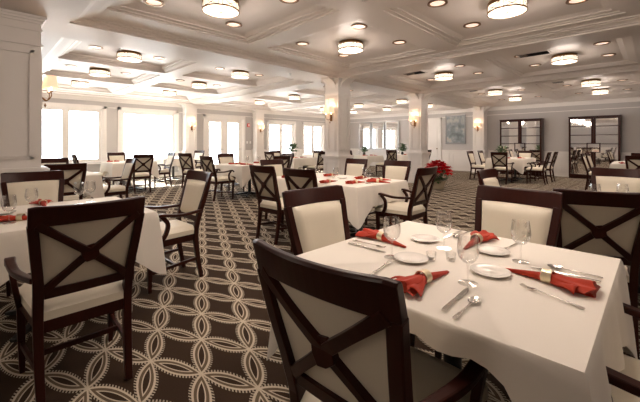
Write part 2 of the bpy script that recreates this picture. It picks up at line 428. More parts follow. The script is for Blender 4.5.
def make_can():
    t = thing('recessed_downlight', '', 'ceiling light')
    bm = bmesh.new(); lathe(bm, [(.085, -.001), (.115, -.001), (.118, -.012), (.088, -.014), (.085, -.001)], 28); obj('trim_ring', bm, 'bronze', t, True)
    bm = bmesh.new(); lathe(bm, [(.001, -.004), (.087, -.006)], 28); obj('lens', bm, 'can', t)
    lamp('spot_light', 'SPOT', (0, 0, -.03), CAN_POWER, WARM, t, .08, 115)
    return t
fix = make_fixture(); can = make_can()
FX = [(2.10, ''), (4.55, ''), (8.15, ''), (11.9, ''), (14.1, '')]
rowname = {-1.25: 'behind the camera row', 1.30: 'first row from the right', 3.75: 'row before the columns', 7.20: 'first row past the columns', 9.35: 'middle row of window side', 11.45: 'row nearest the window wall'}
FL = {
 (2.10, 3.75): 'drum ceiling light at the top left of the picture, largest over the aisle',
 (4.55, 3.75): 'drum ceiling light above the long table, left of the middle column',
 (8.15, 3.75): 'drum ceiling light hanging right of the middle column, past it',
 (11.9, 3.75): 'small drum ceiling light over the carpet before the far cabinets',
 (14.1, 3.75): 'small drum ceiling light just above the left display cabinet',
 (4.55, 1.30): 'largest drum ceiling light, cut by the top edge right of centre',
 (8.15, 1.30): 'drum ceiling light beside the dark air vent at the right',
 (11.9, 1.30): 'flat looking drum ceiling light near the right edge, second from far wall',
 (14.1, 1.30): 'small drum ceiling light just above the right display cabinet'}
cols = ['left end of it', 'second from the left', 'third from the left', 'fourth from the left', 'right end of it']
for y in (3.75, 1.30, 7.20, 9.35, 11.45):
    for k, (x, _) in enumerate(FX):
        zc_ = 2.949 if y < 5 else ZC-.001; sc_ = .975 if y < 5 else 1
        lb = FL.get((x, y)) or 'drum ceiling light in the %s, %s' % (rowname[y], cols[k])
        place(fix, (x*sc_, y*sc_, zc_), 0, lb, 'drum ceiling lights')
place(fix, (2.05, 1.27, 2.949), 0, 'drum ceiling light above the table by the camera, over the frame', 'drum ceiling lights')
for x, y in ((2.10, -1.25), (4.55, -1.25)): place(fix, (x, y, 2.949), 0, 'drum ceiling light outside the frame right, %s one' % ('nearer' if x < 3 else 'farther'), 'drum ceiling lights')
for x, y in ((-1.9, 3.7), (-1.9, .9)): place(fix, (x, y, 2.949), 0, 'drum ceiling light outside the frame left, %s one' % ('nearer' if y < 3 else 'farther'), 'drum ceiling lights')
cans = []
for x, _ in FX:
    for y in (3.75, 1.30, 7.20, 9.35):
        for dx in (-.55, .55):
            for dy in ((-.62, .62) if y < 5 else (0,)):
                cans.append((x+dx, y+dy, y))
for (x, y, r) in cans:
    if y > 8.5 and x > 6: continue
    d = 'left' if min(((x-fx), fx) for fx, _ in FX if abs(x-fx) < .6)[0] < 0 else 'right'
    k = [i for i, (fx, _) in enumerate(FX) if abs(x-fx) < .6][0]
    w = {3.75: 'row before the columns', 1.30: 'rightmost row', 7.20: 'row just past the columns', 9.35: 'window side middle row'}[r]
    nf = ('near' if y < r else 'far') if r < 5 else 'level'
    f_ = .975 if y < 5 else 1
    place(can, (x*f_, y*f_, 2.949 if y < 5 else ZC-.001), 0, 'recessed downlight %s of the %s drum light, %s, %s side' % (d, ('leftmost', 'second', 'third', 'fourth', 'farthest right')[k], w, nf), 'recessed downlights')

# air vents, sprinklers
def vent(x, y, label, rz=0):
    t = thing('air_vent', label, 'vent', (x, y, 0), rz)
    bm = bmesh.new(); z = 2.949
    for a, b, c, d in ((-.27, .27, -.16, -.13), (-.27, .27, .13, .16), (-.27, -.24, -.13, .13), (.24, .27, -.13, .13)): box(bm, (a, c, z-.012), (b, d, z))
    obj('frame', bm, 'ceil', t)
    bm = bmesh.new(); box(bm, (-.24, -.13, z-.003), (.24, .13, z-.001)); obj('vent_shade_sheet', bm, 'dark', t)  # flat sheet behind the louvres, shade of the vent opening painted on
    bm = bmesh.new()
    for k in range(7):
        y_ = -.11+k*.036; sweep(bm, [(-.24, y_, z-.008), (.24, y_, z-.008)], .02, .003, (0, 1, -.8))
    obj('louvre', bm, 'black', t)
vent(7.42, 4.15, 'dark louvred air vent beside the middle column', PI/2); vent(7.42, 1.66, 'dark louvred air vent left of the right side drum light', PI/2)
vent(11.1, 4.2, 'small air vent above the poinsettia column'); vent(11.2, 1.95, 'small air vent over the distant right tables')
def sprinkler(x, y, z, label):
    bm = bmesh.new(); lathe(bm, [(.001, 0), (.035, 0), (.034, -.008), (.012, -.012), (.010, -.035), (.022, -.038), (.020, -.042), (.001, -.042)], 14)
    tag(obj('sprinkler_head', bm, 'chrome', smooth=True), label, 'sprinkler').location = (x, y, z)
sprinkler(1.7, 6.3, 2.845, 'ceiling sprinkler head just past the pier on the left'); sprinkler(4.9, 5.75, ZB, 'ceiling sprinkler head under the beam left of the middle column')

# ------------------------------------------------------------ wall lamps
def make_sconce():
    t = thing('wall_sconce', '', 'wall lamp')          # wall plane at y=0, lamp towards -Y
    bm = bmesh.new(); sweep(bm, [(0, -.008, -.14), (0, -.008, .12)], .07, .016); obj('backplate', bm, 'bronze', t, bevel=.004)
    for s in (-1, 1):
        bm = bmesh.new(); tube(bm, spline([(0, -.01, -.06), (s*.05, -.06, -.11), (s*.085, -.10, -.06), (s*.085, -.10, .0)], 5), .006); lathe(bm, [(.001, -.005), (.022, 0), (.02, .012), (.001, .012)], 12, (s*.085, -.10, 0)); obj('arm', bm, 'bronze', t, True)
        bm = bmesh.new(); lathe(bm, [(.075, .05), (.055, .20)], 20, (s*.085, -.10, 0)); sh = obj('lamp_shade', bm, 'shade', t, True)
        bm = bmesh.new(); tube(bm, [(s*.085, -.10, .012), (s*.085, -.10, .075), (s*.085, -.10, .11)], [.009, .010, .003]); obj('candle_bulb', bm, 'flame', t, True)
        lamp('sconce_light', 'POINT', (s*.085, -.12, .22), SCONCE_POWER, (1, .66, .42), t, .05)
    bm = bmesh.new()
    bm.free()
    for s in (-.12, -.06, .06, .12):
        bm = bmesh.new(); lathe(bm, [(.001, -.015), (.008, 0), (.001, .02)], 6, (s, -.09, -.09+abs(s)*.4)); obj('crystal_drop', bm, 'glass', t)
    bm = bmesh.new(); lathe(bm, [(.001, -.03), (.014, 0), (.001, .03)], 8, (0, -.05, -.17)); obj('crystal_drop', bm, 'bronze', t)
    return t
sc = make_sconce()
for x, y, z, rz, lb in ((.595, 5.56, 1.92, PI/2, 'warm lit wall lamp on side of the left pier against the window'),
                        (6.015, 5.55, 1.93, -PI/2, 'warm lit two shade wall lamp on the middle column'),
                        (9.815, 5.46, 1.93, -PI/2, 'warm lit wall lamp on the column behind the poinsettia'),
                        (15.2, 5.48, 1.93, -PI/2, 'warm lit wall lamp on pilaster beside the left display cabinet'),
                        (6.0, 12.965, 1.9, 0, 'pale wall lamp on pilaster between the big window and glazed door'),
                        (9.26, 12.965, 1.9, 0, 'pale wall lamp on pilaster right of the red fire alarm')):
    place(sc, (x, y, z), rz, lb, 'warm wall lamps')

# ------------------------------------------------------------ far wall: picture, door, mirrors, display cabinets, alarm, switches
t = thing('framed_picture', 'large grey abstract picture in a silver frame on the grey wall', 'picture', (X1-.001, 6.63, 1.22))
bm = bmesh.new()
for a, b, c, d in ((-.47, .47, 0, .06), (-.47, .47, 1.28, 1.34), (-.47, -.41, .06, 1.28), (.41, .47, .06, 1.28)): box(bm, (-.045, a, c), (0, b, d))
obj('frame', bm, 'pewter', t, bevel=.006)
bm = bmesh.new(); box(bm, (-.028, -.41, .06), (-.002, .41, 1.28)); obj('canvas', bm, 'art', t)
bm = bmesh.new(); box(bm, (X1-.05, 7.40, 0), (X1, 8.08, 2.38)); panel_frame(bm, 0, X1-.05, -1, 7.5, 7.98, .2, .95, .03, .012); panel_frame(bm, 0, X1-.05, -1, 7.5, 7.98, 1.1, 2.25, .03, .012)
for a, b, c, d in ((7.30, 7.40, 0, 2.48), (8.08, 8.18, 0, 2.48), (7.30, 8.18, 2.38, 2.48)): box(bm, (X1-.065, a, c), (X1, b, d))
dr = struct('door_2', bm, 'paint')
bm = bmesh.new(); lathe(bm, [(.001, 0), (.028, .01), (.03, .03), (.001, .045)], 14, (0, 0, 0)); k = obj('door_handle', bm, 'bronze', dr, True); k.location = (X1-.065, 7.5, 1.0); k.rotation_euler = (0, -PI/2, 0)
mlab = ['leftmost tall mirrored panel on the far wall beyond middle column', 'middle tall mirrored panel on the far wall', 'rightmost tall mirrored panel on the far wall beside the poinsettia column']
for i, (a, b) in enumerate(((11.4, 12.2), (10.5, 11.3), (9.6, 10.4))):
    t = thing('mirror_panel', mlab[i], 'mirror', (X1-.046, (a+b)/2, .93), 0, 'mirrored panels')
    bm = bmesh.new(); box(bm, (-.02, -.38, 0), (-.005, .38, 1.45)); obj('mirror_glass', bm, 'mirror', t)
    bm = bmesh.new()
    for c, d, e, g in ((-.4, -.36, 0, 1.5), (.36, .4, 0, 1.5), (-.4, .4, 0, .04), (-.4, .4, 1.46, 1.5), (-.36, .36, 1.12, 1.14), (-.012, .012, .04, 1.12)): box(bm, (-.05, c, e), (0, d, g))
    obj('frame', bm, 'chrome', t)
def cabinet(y0, y1, label):
    t = thing('display_cabinet', label, 'cabinet', (15.44, (y0+y1)/2, 0), 0, 'dark mirrored display cabinets')
    h = (y1-y0)/2; xf = -.19; zt = 2.19
    bm = bmesh.new()
    box(bm, (xf+.02, -h, 0), (.19, -h+.04, zt)); box(bm, (xf+.02, h-.04, 0), (.19, h, zt)); box(bm, (xf+.02, -h+.04, zt-.05), (.19, h-.04, zt)); box(bm, (xf+.02, -h+.04, 0), (.19, h-.04, .10)); box(bm, (.16, -h+.04, .1), (.19, h-.04, zt-.05))
    box(bm, (xf-.01, -h-.015, zt), (.20, h+.015, zt+.03))
    obj('body', bm, 'wood', t, bevel=.004)
    for s in (-1, 1):
        a, b = (0.005, h) if s > 0 else (-h, -.005)
        bm = bmesh.new()
        for c, d, e, g in ((a, a+.06, .08, zt-.01), (b-.06, b, .08, zt-.01), (a+.06, b-.06, .08, .15), (a+.06, b-.06, zt-.07, zt-.01)): box(bm, (xf-.01, c, e), (xf+.02, d, g))
        dd = obj('door', bm, 'wood', t, bevel=.003)
        bm = bmesh.new(); box(bm, (xf+.002, a+.05, .14), (xf+.008, b-.05, zt-.06)); obj('mirror_glass', bm, 'mirror', dd)
        bm = bmesh.new()
        for z in (1.86, 1.55, 1.24): box(bm, (xf-.008, a+.06, z-.012), (xf+.003, b-.06, z+.012))
        obj('glazing_bar', bm, 'wood', dd)
    bm = bmesh.new()
    for c, d, e, g in ((-.19, .19, .93, .96), (-.19, .19, 1.24, 1.27), (-.19, -.16, .96, 1.24), (.16, .19, .96, 1.24)): box(bm, (xf-.03, c, e), (xf-.01, d, g))
    box(bm, (xf-.02, -.16, .96), (xf-.012, .16, 1.24), 1)
    obj('lock_panel', bm, ['wood', 'mirror'], t)
cabinet(3.15, 4.62, 'left tall dark wood cabinet with mirrored doors on the grey wall')
cabinet(.88, 2.30, 'right tall dark wood cabinet with mirrored doors on the grey wall')
t = thing('fire_alarm', 'small red fire alarm on the grey wall beside window wall pilaster', 'alarm', (8.82, Y1-.001, 2.08))
bm = bmesh.new(); box(bm, (-.06, -.04, -.08), (.06, 0, .08)); obj('housing', bm, 'alarm', t, bevel=.006)
bm = bmesh.new(); box(bm, (-.02, -.055, -.05), (.03, -.04, .05)); obj('strobe_lens', bm, 'plastic', t)
for x, lb in ((8.76, 'white wall switch plate nearest the glazed door'), (8.93, 'white wall switch plate nearest the pilaster')):
    t = thing('wall_switch', lb, 'switch', (x, Y1-.001, 1.3)); bm = bmesh.new(); box(bm, (-.035, -.008, -.055), (.035, 0, .055)); obj('switch_plate', bm, 'plastic', t)
    bm = bmesh.new(); box(bm, (-.012, -.014, -.02), (.012, -.008, .02)); obj('rocker', bm, 'plastic', t)

# ------------------------------------------------------------ chairs
def BY_(x, z):
    k = max(0, min(1, (z-.45)/.5)); return -.20-.27*max(z-.49, 0) - .034*(1-(x/.25)**2)*k
def SX(z): return .190+.054*max(0, z-.45)/.535
def make_chair(arms):
    t = thing('dining_chair' if not arms else 'dining_armchair', '', 'chair')
    for s in (-1, 1):
        bm = bmesh.new(); pts = spline([(s*.195, -.255, 0), (s*.20, -.215, .22), (s*.203, -.197, .44), (s*SX(.6), BY_(.22, .6), .6), (s*SX(.75), BY_(.22, .75), .75), (s*SX(.90), BY_(.24, .90), .90)], 3)
        n = len(pts); sweep(bm, pts, [.036+.008*min(1, i/6) for i in range(n)], [.034+.010*math.sin(PI*min(1, i/(n-1))) for i in range(n)]); obj('rear_leg', bm, 'wood', t, bevel=.004)
    # top rail (curved, tall)
    bm = bmesh.new(); rings = []
    for i in range(17):
        x = -.254+.508*i/16; c = (x/.254)**2; zt = .985+.006*c; zb = .896-.004*c
        if i in (0, 16): zt -= .006
        yb, yt = BY_(x, zb), BY_(x, zt)
        rings.append([(x, yb+.016, zb), (x, yb-.016, zb), (x, yt-.013, zt-.008), (x, yt-.008, zt), (x, yt+.008, zt), (x, yt+.014, zt-.008)])
    loft(bm, rings); obj('top_rail', bm, 'wood', t, smooth=False, bevel=.003)
    bm = bmesh.new(); rings = []
    for i in range(9):
        x = -.205+.41*i/8; rings.append([(x, BY_(x, .535)+.014, .53), (x, BY_(x, .535)-.014, .53), (x, BY_(x, .575)-.014, .578), (x, BY_(x, .575)+.014, .578)])
    loft(bm, rings); obj('lower_rail', bm, 'wood', t, bevel=.003)
    # X splat with a boss
    bm = bmesh.new(); zc = .732
    for sx in (-1, 1):
        for x1, z1 in ((SX(.89)-.015, .905), (SX(.58)-.015, .57)):
            pts = []; 
            for k in range(7):
                u = k/6; x = sx*x1*u; z = zc+(z1-zc)*u; pts.append((x, BY_(x, z)-.008, z))
            sweep(bm, pts, .022, [.040, .036, .034, .033, .034, .036, .040], (0, 1, .3))
    rings = []
    for d in (-.022, .006):
        rings.append([((.046 if k % 2 else .040)*math.cos(k*PI/4+PI/8), BY_(0, zc)+d, zc+(.046 if k % 2 else .040)*math.sin(k*PI/4+PI/8)) for k in range(8)])
    loft(bm, rings); obj('cross_splat', bm, 'wood', t, bevel=.003)
    # upholstered back panel
    bm = bmesh.new(); nx, nz = 12, 10; F_ = []; K_ = []
    for j in range(nz+1):
        fr, bk = [], []
        for i in range(nx+1):
            u, v = i/nx, j/nz; z = .572+(.900-.572)*v; w = SX(z)-.013; x = -w+2*w*u
            e = min(u, 1-u)*nx; g = min(v, 1-v)*nz
            puff = .034*min(1, (min(e, g))/1.6)**.5+.004
            fr.append(bm.verts.new((x, BY_(x, z)+.004+puff, z))); bk.append(bm.verts.new((x, BY_(x, z)+.002, z)))
        F_.append(fr); K_.append(bk)
    for j in range(nz):
        for i in range(nx):
            bm.faces.new((F_[j][i], F_[j][i+1], F_[j+1][i+1], F_[j+1][i])); bm.faces.new((K_[j][i], K_[j+1][i], K_[j+1][i+1], K_[j][i+1]))
    for i in range(nx):
        bm.faces.new((F_[0][i], K_[0][i], K_[0][i+1], F_[0][i+1])); bm.faces.new((F_[nz][i], F_[nz][i+1], K_[nz][i+1], K_[nz][i]))
    for j in range(nz):
        bm.faces.new((F_[j][0], F_[j+1][0], K_[j+1][0], K_[j][0])); bm.faces.new((F_[j][nx], K_[j][nx], K_[j+1][nx], F_[j+1][nx]))
    obj('back_cushion', bm, 'cream', t, smooth=True)
    # seat
    bm = bmesh.new(); nx, ny = 12, 12; T, B = [], []
    for j in range(ny+1):
        a, b = [], []
        for i in range(nx+1):
            u, v = i/nx*2-1, j/ny; y = -.215+.465*v + .02*(1-u*u)*v; w = .212+.043*v; x = u*w
            m_ = min(1-abs(u), min(v, 1-v)*2); z = .466+.040*min(1, (m_/.22))**.45 if m_ > 0 else .466
            a.append(bm.verts.new((x, y, z))); b.append(bm.verts.new((x, y, .425)))
        T.append(a); B.append(b)
    for j in range(ny):
        for i in range(nx): bm.faces.new((T[j][i], T[j][i+1], T[j+1][i+1], T[j+1][i])); bm.faces.new((B[j][i], B[j+1][i], B[j+1][i+1], B[j][i+1]))
    for i in range(nx): bm.faces.new((T[0][i], B[0][i], B[0][i+1], T[0][i+1])); bm.faces.new((T[ny][i], T[ny][i+1], B[ny][i+1], B[ny][i]))
    for j in range(ny): bm.faces.new((T[j][0], T[j+1][0], B[j+1][0], B[j][0])); bm.faces.new((T[j][nx], B[j][nx], B[j+1][nx], T[j+1][nx]))
    obj('seat', bm, 'cream', t, smooth=True)
    bm = bmesh.new()
    for p, q in (((-.195, -.20), (-.232, .225)), ((.195, -.20), (.232, .225)), ((-.232, .228), (.232, .228)), ((-.19, -.20), (.19, -.20))):
        sweep(bm, [(p[0], p[1], .395), (q[0], q[1], .395)], .060, .026, (0, 0, 1))
    obj('seat_frame', bm, 'wood', t, bevel=.003)
    for s in (-1, 1):
        bm = bmesh.new(); sweep(bm, [(s*.228, .222, 0), (s*.232, .222, .2), (s*.234, .222, .425)], [.026, .036, .044], [.026, .036, .044]); obj('front_leg', bm, 'wood', t, bevel=.003)
        bm = bmesh.new(); sweep(bm, [(s*.20, -.215, .19), (s*.231, .215, .16)], .026, .018, (0, 0, 1)); obj('stretcher', bm, 'wood', t)
    bm = bmesh.new(); sweep(bm, [(-.215, 0, .175), (.215, 0, .175)], .026, .018, (0, 0, 1)); obj('stretcher', bm, 'wood', t)
    if arms:
        for s in (-1, 1):
            bm = bmesh.new(); pts = spline([(s*.222, -.245, .635), (s*.25, -.13, .628), (s*.275, -.02, .628), (s*.285, .08, .642), (s*.285, .155, .652), (s*.283, .195, .635), (s*.28, .205, .61)], 4)
            n = len(pts); sweep(bm, pts, [.032+.020*math.sin(PI*.5*i/(n-1)) for i in range(n)], [.026]*(n-2)+[.022, .014], (1, 0, 0)); a_ = obj('arm', bm, 'wood', t, bevel=.006)
            bm = bmesh.new(); sweep(bm, spline([(s*.282, .145, .64), (s*.278, .09, .57), (s*.262, .10, .48), (s*.246, .15, .40)], 4), .028, .036, (1, 0, 0)); obj('arm_post', bm, 'wood', t, bevel=.004)
    for c in [o for o in bpy.data.objects if o.parent == t]:
        for v in c.data.vertices: v.co.x *= .94
    return t
arm_p = make_chair(True); side_p = make_chair(False)
CH = [ # top-centre x, y, facing deg, arms, label, group
 (.60, .613, 2.5, 1, 'nearest armchair, crossed back filling the bottom centre foreground', 'chairs of the near right table'),
 (1.50, 1.53, -94, 0, 'cream front chair facing us behind the near right table, left of its glasses', 'chairs of the near right table'),
 (2.37, .62, 176, 0, 'cream front chair facing us across the near right table, above the plates', 'chairs of the near right table'),
 (1.475, -.32, 90, 1, 'armchair cut by the bottom right corner, only arms and seat showing', 'chairs of the near right table'),
 (2.62, .24, 20, 0, 'crossed back chair at the right edge, turned away from the red napkin', 'chairs of the right edge table'),
 (.405, 1.95, 90, 1, 'large crossed back armchair at the left foreground, back to the camera', 'chairs of the near left table'),
 (.42, 4.38, -90, 0, 'cream front chair at far side of near left table before the pier', 'chairs of the near left table'),
 (1.60, 3.28, 181, 1, 'cream front armchair at the right side of near left table on the aisle', 'chairs of the near left table'),
 (.90, 5.80, 90, 0, 'crossed back chair between pier and near left table, back to us', 'chairs of the table behind the pier'),
 (2.05, 6.90, 180, 1, 'cream front armchair seen sideways right of the table behind the pier', 'chairs of the table behind the pier'),
 (1.05, 8.10, -90, 0, 'cream front chair at the window side of the table behind the pier', 'chairs of the table behind the pier'),
 (3.0, 9.15, 90, 0, 'crossed back chair standing alone in the window light, back to us', 'chairs of the sunlit table'),
 (3.0, 11.5, -90, 0, 'small cream front chair at window side of the sunlit table', 'chairs of the sunlit table'),
 (4.15, 10.3, 180, 1, 'cream armchair right of the sunlit table before the bright window', 'chairs of the sunlit table'),
 (1.75, 10.3, 0, 0, 'thin dark chair back at the left of the sunlit table', 'chairs of the sunlit table'),
 (5.95, 12.2, 200, 1, 'armchair nearest the pilaster with the pale wall lamp', 'chairs of the window table'),
 (3.58, 7.05, 5, 1, 'crossed back armchair on aisle side of the centre left table, arms toward the napkins', 'chairs of the centre left table'),
 (4.75, 8.25, -90, 0, 'cream front chair at far side of the centre left table', 'chairs of the centre left table'),
 (4.80, 5.90, 92, 0, 'crossed back chair at near side of centre left table, mostly hidden', 'chairs of the centre left table'),
 (5.95, 7.1, 180, 1, 'armchair at right side of centre left table, arms showing', 'chairs of the centre left table'),
 (4.1, 9.3, 20, 0, 'crossed back chair behind the cream chair of centre left table', None),
 (2.56, 3.57, 3, 0, 'crossed back side chair at left of long middle table, left one of two', 'chairs of the long middle table'),
 (2.53, 2.83, 3, 0, 'crossed back side chair at left of long middle table, right one of two', 'chairs of the long middle table'),
 (3.76, 1.92, 91, 1, 'crossed back armchair at near end of long middle table, back turned right', 'chairs of the long middle table'),
 (3.62, 4.74, -90, 0, 'cream front chair at far end of the long middle table', 'chairs of the long middle table'),
 (4.83, 3.00, 181, 0, 'cream front chair at right of long middle table, right one of two', 'chairs of the long middle table'),
 (4.86, 3.86, 180, 0, 'cream front chair at right of long middle table, left one of two', 'chairs of the long middle table'),
 (6.75, 9.0, 0, 0, 'small crossed back chair at left of the table with dark plant', 'chairs of the back centre table'),
 (8.15, 7.85, 90, 0, 'crossed back chair left of the middle column, back to us', 'chairs of the back centre table'),
 (7.9, 10.15, -90, 0, 'cream chair at window side of the back centre table', 'chairs of the back centre table'),
 (9.05, 9.0, 180, 1, 'armchair at right side of the back centre table', 'chairs of the back centre table'),
 (10.08, 8.5, 0, 0, 'cream and dark chair left of the table before the mirrors', 'chairs of the table before the mirrors'),
 (11.2, 7.2, 90, 0, 'crossed back chair near side of table before the mirrors, left of pair', 'chairs of the table before the mirrors'),
 (11.2, 9.75, -90, 0, 'cream chair at far side of table before the mirrors', 'chairs of the table before the mirrors'),
 (12.0, 7.75, 5, 0, 'crossed back chair before the table beside poinsettia column, right of pair', 'chairs of the table beside the far wall'),
 (13.2, 6.75, 80, 0, 'crossed back chair in the gap right of the poinsettia column', 'chairs of the table beside the far wall'),
 (5.02, .30, 180, 0, 'cream front chair at the right edge before the distant tables', 'chairs of the right edge table'),
 (3.86, 1.30, -92, 0, 'chair turned sideways showing a slim cream back above nearest cream chair', 'chairs of the right edge table'),
 (11.45, 3.5, 0, 1, 'crossed back armchair at the near end of table before the left cabinet', 'chairs of the cabinet table'),
 (12.4, 4.75, -92, 0, 'cream chair by the pilaster, left one of the pair', 'chairs of the cabinet table'),
 (13.4, 4.75, -90, 0, 'cream chair by the pilaster, right one of the pair', 'chairs of the cabinet table'),
 (12.4, 2.35, 92, 1, 'armchair seen sideways between the two cabinets, nearer one', 'chairs of the cabinet table'),
 (13.4, 2.35, 90, 1, 'armchair seen sideways between the two cabinets, farther one', 'chairs of the cabinet table'),
 (14.45, 3.5, 180, 0, 'cream front chair against the left cabinet at far end of its table', 'chairs of the cabinet table'),
 (11.6, 1.45, -88, 0, 'cream sided chair before the right cabinet, nearer of two', 'chairs of the far right table'),
 (12.5, 1.45, -92, 0, 'cream sided chair before the right cabinet, farther of two', 'chairs of the far right table'),
 (10.35, .28, 0, 0, 'crossed back chair at right edge before the red candles table', 'chairs of the far right table'),
 (13.3, .30, 180, 0, 'chair at the far end of the far right table', 'chairs of the far right table'),
]
for x, y, a, arms, lb, g in CH:
    r = math.radians(a); p = arm_p if arms else side_p
    place(p, (x+.334*math.cos(r), y+.334*math.sin(r), 0), r-PI/2, lb, g)

# ------------------------------------------------------------ tables and cloths
def make_cloth(hx, hy, hem, shallow=None, seed=0, zt=.76):
    """square cloth over a table: the hem hangs lowest at the corners"""
    rnd = random.Random(seed); bm = bmesh.new(); P = []; n = 26; rc = .012
    ph = [rnd.uniform(0, 6.28) for _ in range(6)]
    sides = [((-hx, -hy), (hx, -hy), 'y'), ((hx, -hy), (hx, hy), 'X'), ((hx, hy), (-hx, hy), 'Y'), ((-hx, hy), (-hx, -hy), 'x')]
    nr = {'y': (0, -1), 'X': (1, 0), 'Y': (0, 1), 'x': (-1, 0)}
    ring = []
    for a, b, k in sides:
        L = math.hypot(b[0]-a[0], b[1]-a[1]); nx_, ny_ = nr[k]
        for i in range(n+1):
            u = i/n; x = a[0]+(b[0]-a[0])*u; y = a[1]+(b[1]-a[1])*u
            dc = min(u, 1-u)*L; c = math.exp(-(dc/.17)**2)
            base = hem
            if shallow and k in shallow: c = math.exp(-(dc/.11)**2)
            if shallow and k in shallow: base = shallow[k]+(hem-shallow[k])*math.exp(-(dc/.09)**2)
            D = base+.22*c
            tx, ty = (b[0]-a[0])/L, (b[1]-a[1])/L; sg = -1 if u < .5 else 1
            ox, oy = nx_+tx*sg*.9*c, ny_+ty*sg*.9*c
            fold = .020*math.sin(9*u*L/.5+ph[0])*math.sin(5*u+ph[1])+.013*math.sin(23*u*L/.7+ph[2])
            fold *= (1-c)
            flare = .018+.030*c+max(-.012, fold)
            ring.append((x, y, ox, oy, D, flare))
    rows = []
    ks = [0, .03, .1, .25, .45, .7, 1.0]
    for k in ks:
        rows.append([bm.verts.new((x+ox*(fl*k**.8+ .006*min(1, k*20)), y+oy*(fl*k**.8+.006*min(1, k*20)), zt-D*k-(0 if k else 0))) for x, y, ox, oy, D, fl in ring])
    m_ = len(ring)
    for a, b in zip(rows, rows[1:]):
        for i in range(m_):
            j = (i+1) % m_; bm.faces.new((a[i], a[j], b[j], b[i]))
    c = bm.verts.new((0, 0, zt+.0005))
    for i in range(m_): bm.faces.new((rows[0][(i+1) % m_], rows[0][i], c))
    bmesh.ops.remove_doubles(bm, verts=bm.verts, dist=.0004)
    return bm
def table(x, y, hx, hy, lab, seed, hem=.26, shallow=None, two=False):
    t = thing('dining_table', 'dark pedestal base of the '+lab, 'table', (x, y, 0))
    bm = bmesh.new(); box(bm, (-hx+.01, -hy+.01, .725), (hx-.01, hy-.01, .752)); obj('tabletop', bm, 'wood', t)
    ps = [(0, 0)] if not two else ([(0, -hy*.55), (0, hy*.55)] if hy > hx else [(-hx*.55, 0), (hx*.55, 0)])
    for px_, py_ in ps:
        bm = bmesh.new(); lathe(bm, [(.05, .03), (.045, .06), (.038, .1), (.038, .66), (.06, .69), (.16, .725)], 16, (px_, py_, 0), cap=True); ped = obj('pedestal', bm, 'black', t, True)
        for k in range(4):
            a = k*PI/2+PI/4; bm = bmesh.new(); ca, sa = math.cos(a), math.sin(a)
            sweep(bm, [(px_+.03*ca, py_+.03*sa, .06), (px_+.2*ca, py_+.2*sa, .035), (px_+.36*ca, py_+.36*sa, .012)], [.05, .045, .04], [.05, .035, .022], (-sa, ca, 0)); obj('foot', bm, 'black', t, bevel=.003)
    c = obj('tablecloth', make_cloth(hx, hy, hem, shallow, seed), 'cloth', smooth=False)
    for p in c.data.polygons: p.use_smooth = True
    c.data.set_sharp_from_angle(angle=math.radians(38))
    c.location = (x, y, 0)
    tag(c, 'cream cloth on the '+lab, 'tablecloth', 'cream tablecloths')
TB = [
 (1.478, .64, .525, .525, 'near right table with red napkins in the foreground', .22, {'x': .07}, False),
 (.43, 3.17, .525, .525, 'near left table behind the large armchair', .24, None, False),
 (.92, 6.95, .53, .53, 'table behind the pier at the left', .24, None, False),
 (3.0, 10.3, .53, .53, 'sunlit table near the bright windows', .24, None, False),
 (4.85, 11.9, .5, .5, 'table right under the big bright window', .24, None, False),
 (4.75, 7.1, .56, .56, 'centre left table with a row of red napkins', .24, None, False),
 (3.62, 3.30, .54, .86, 'long middle table before the middle column', .24, None, True),
 (7.9, 9.0, .53, .53, 'back centre table left of the middle column', .24, None, False),
 (11.2, 8.5, .53, .53, 'table before the mirrored panels', .24, None, False),
 (13.3, 7.9, .5, .5, 'table beside the far wall left of poinsettia column', .24, None, False),
 (11.6, 11.6, .5, .5, 'farthest table before the back right window', .24, None, False),
 (3.90, .10, .52, .52, 'right edge table hidden behind the crossed back chair', .24, None, False),
 (12.9, 3.55, .85, .52, 'table before the left display cabinet', .24, None, True),
 (11.85, .30, .85, .52, 'far right table with red candles', .24, None, True),
]
for i, (x, y, hx, hy, lab, hem, sh, two) in enumerate(TB): table(x, y, hx, hy, lab, i+3, hem, sh, two)

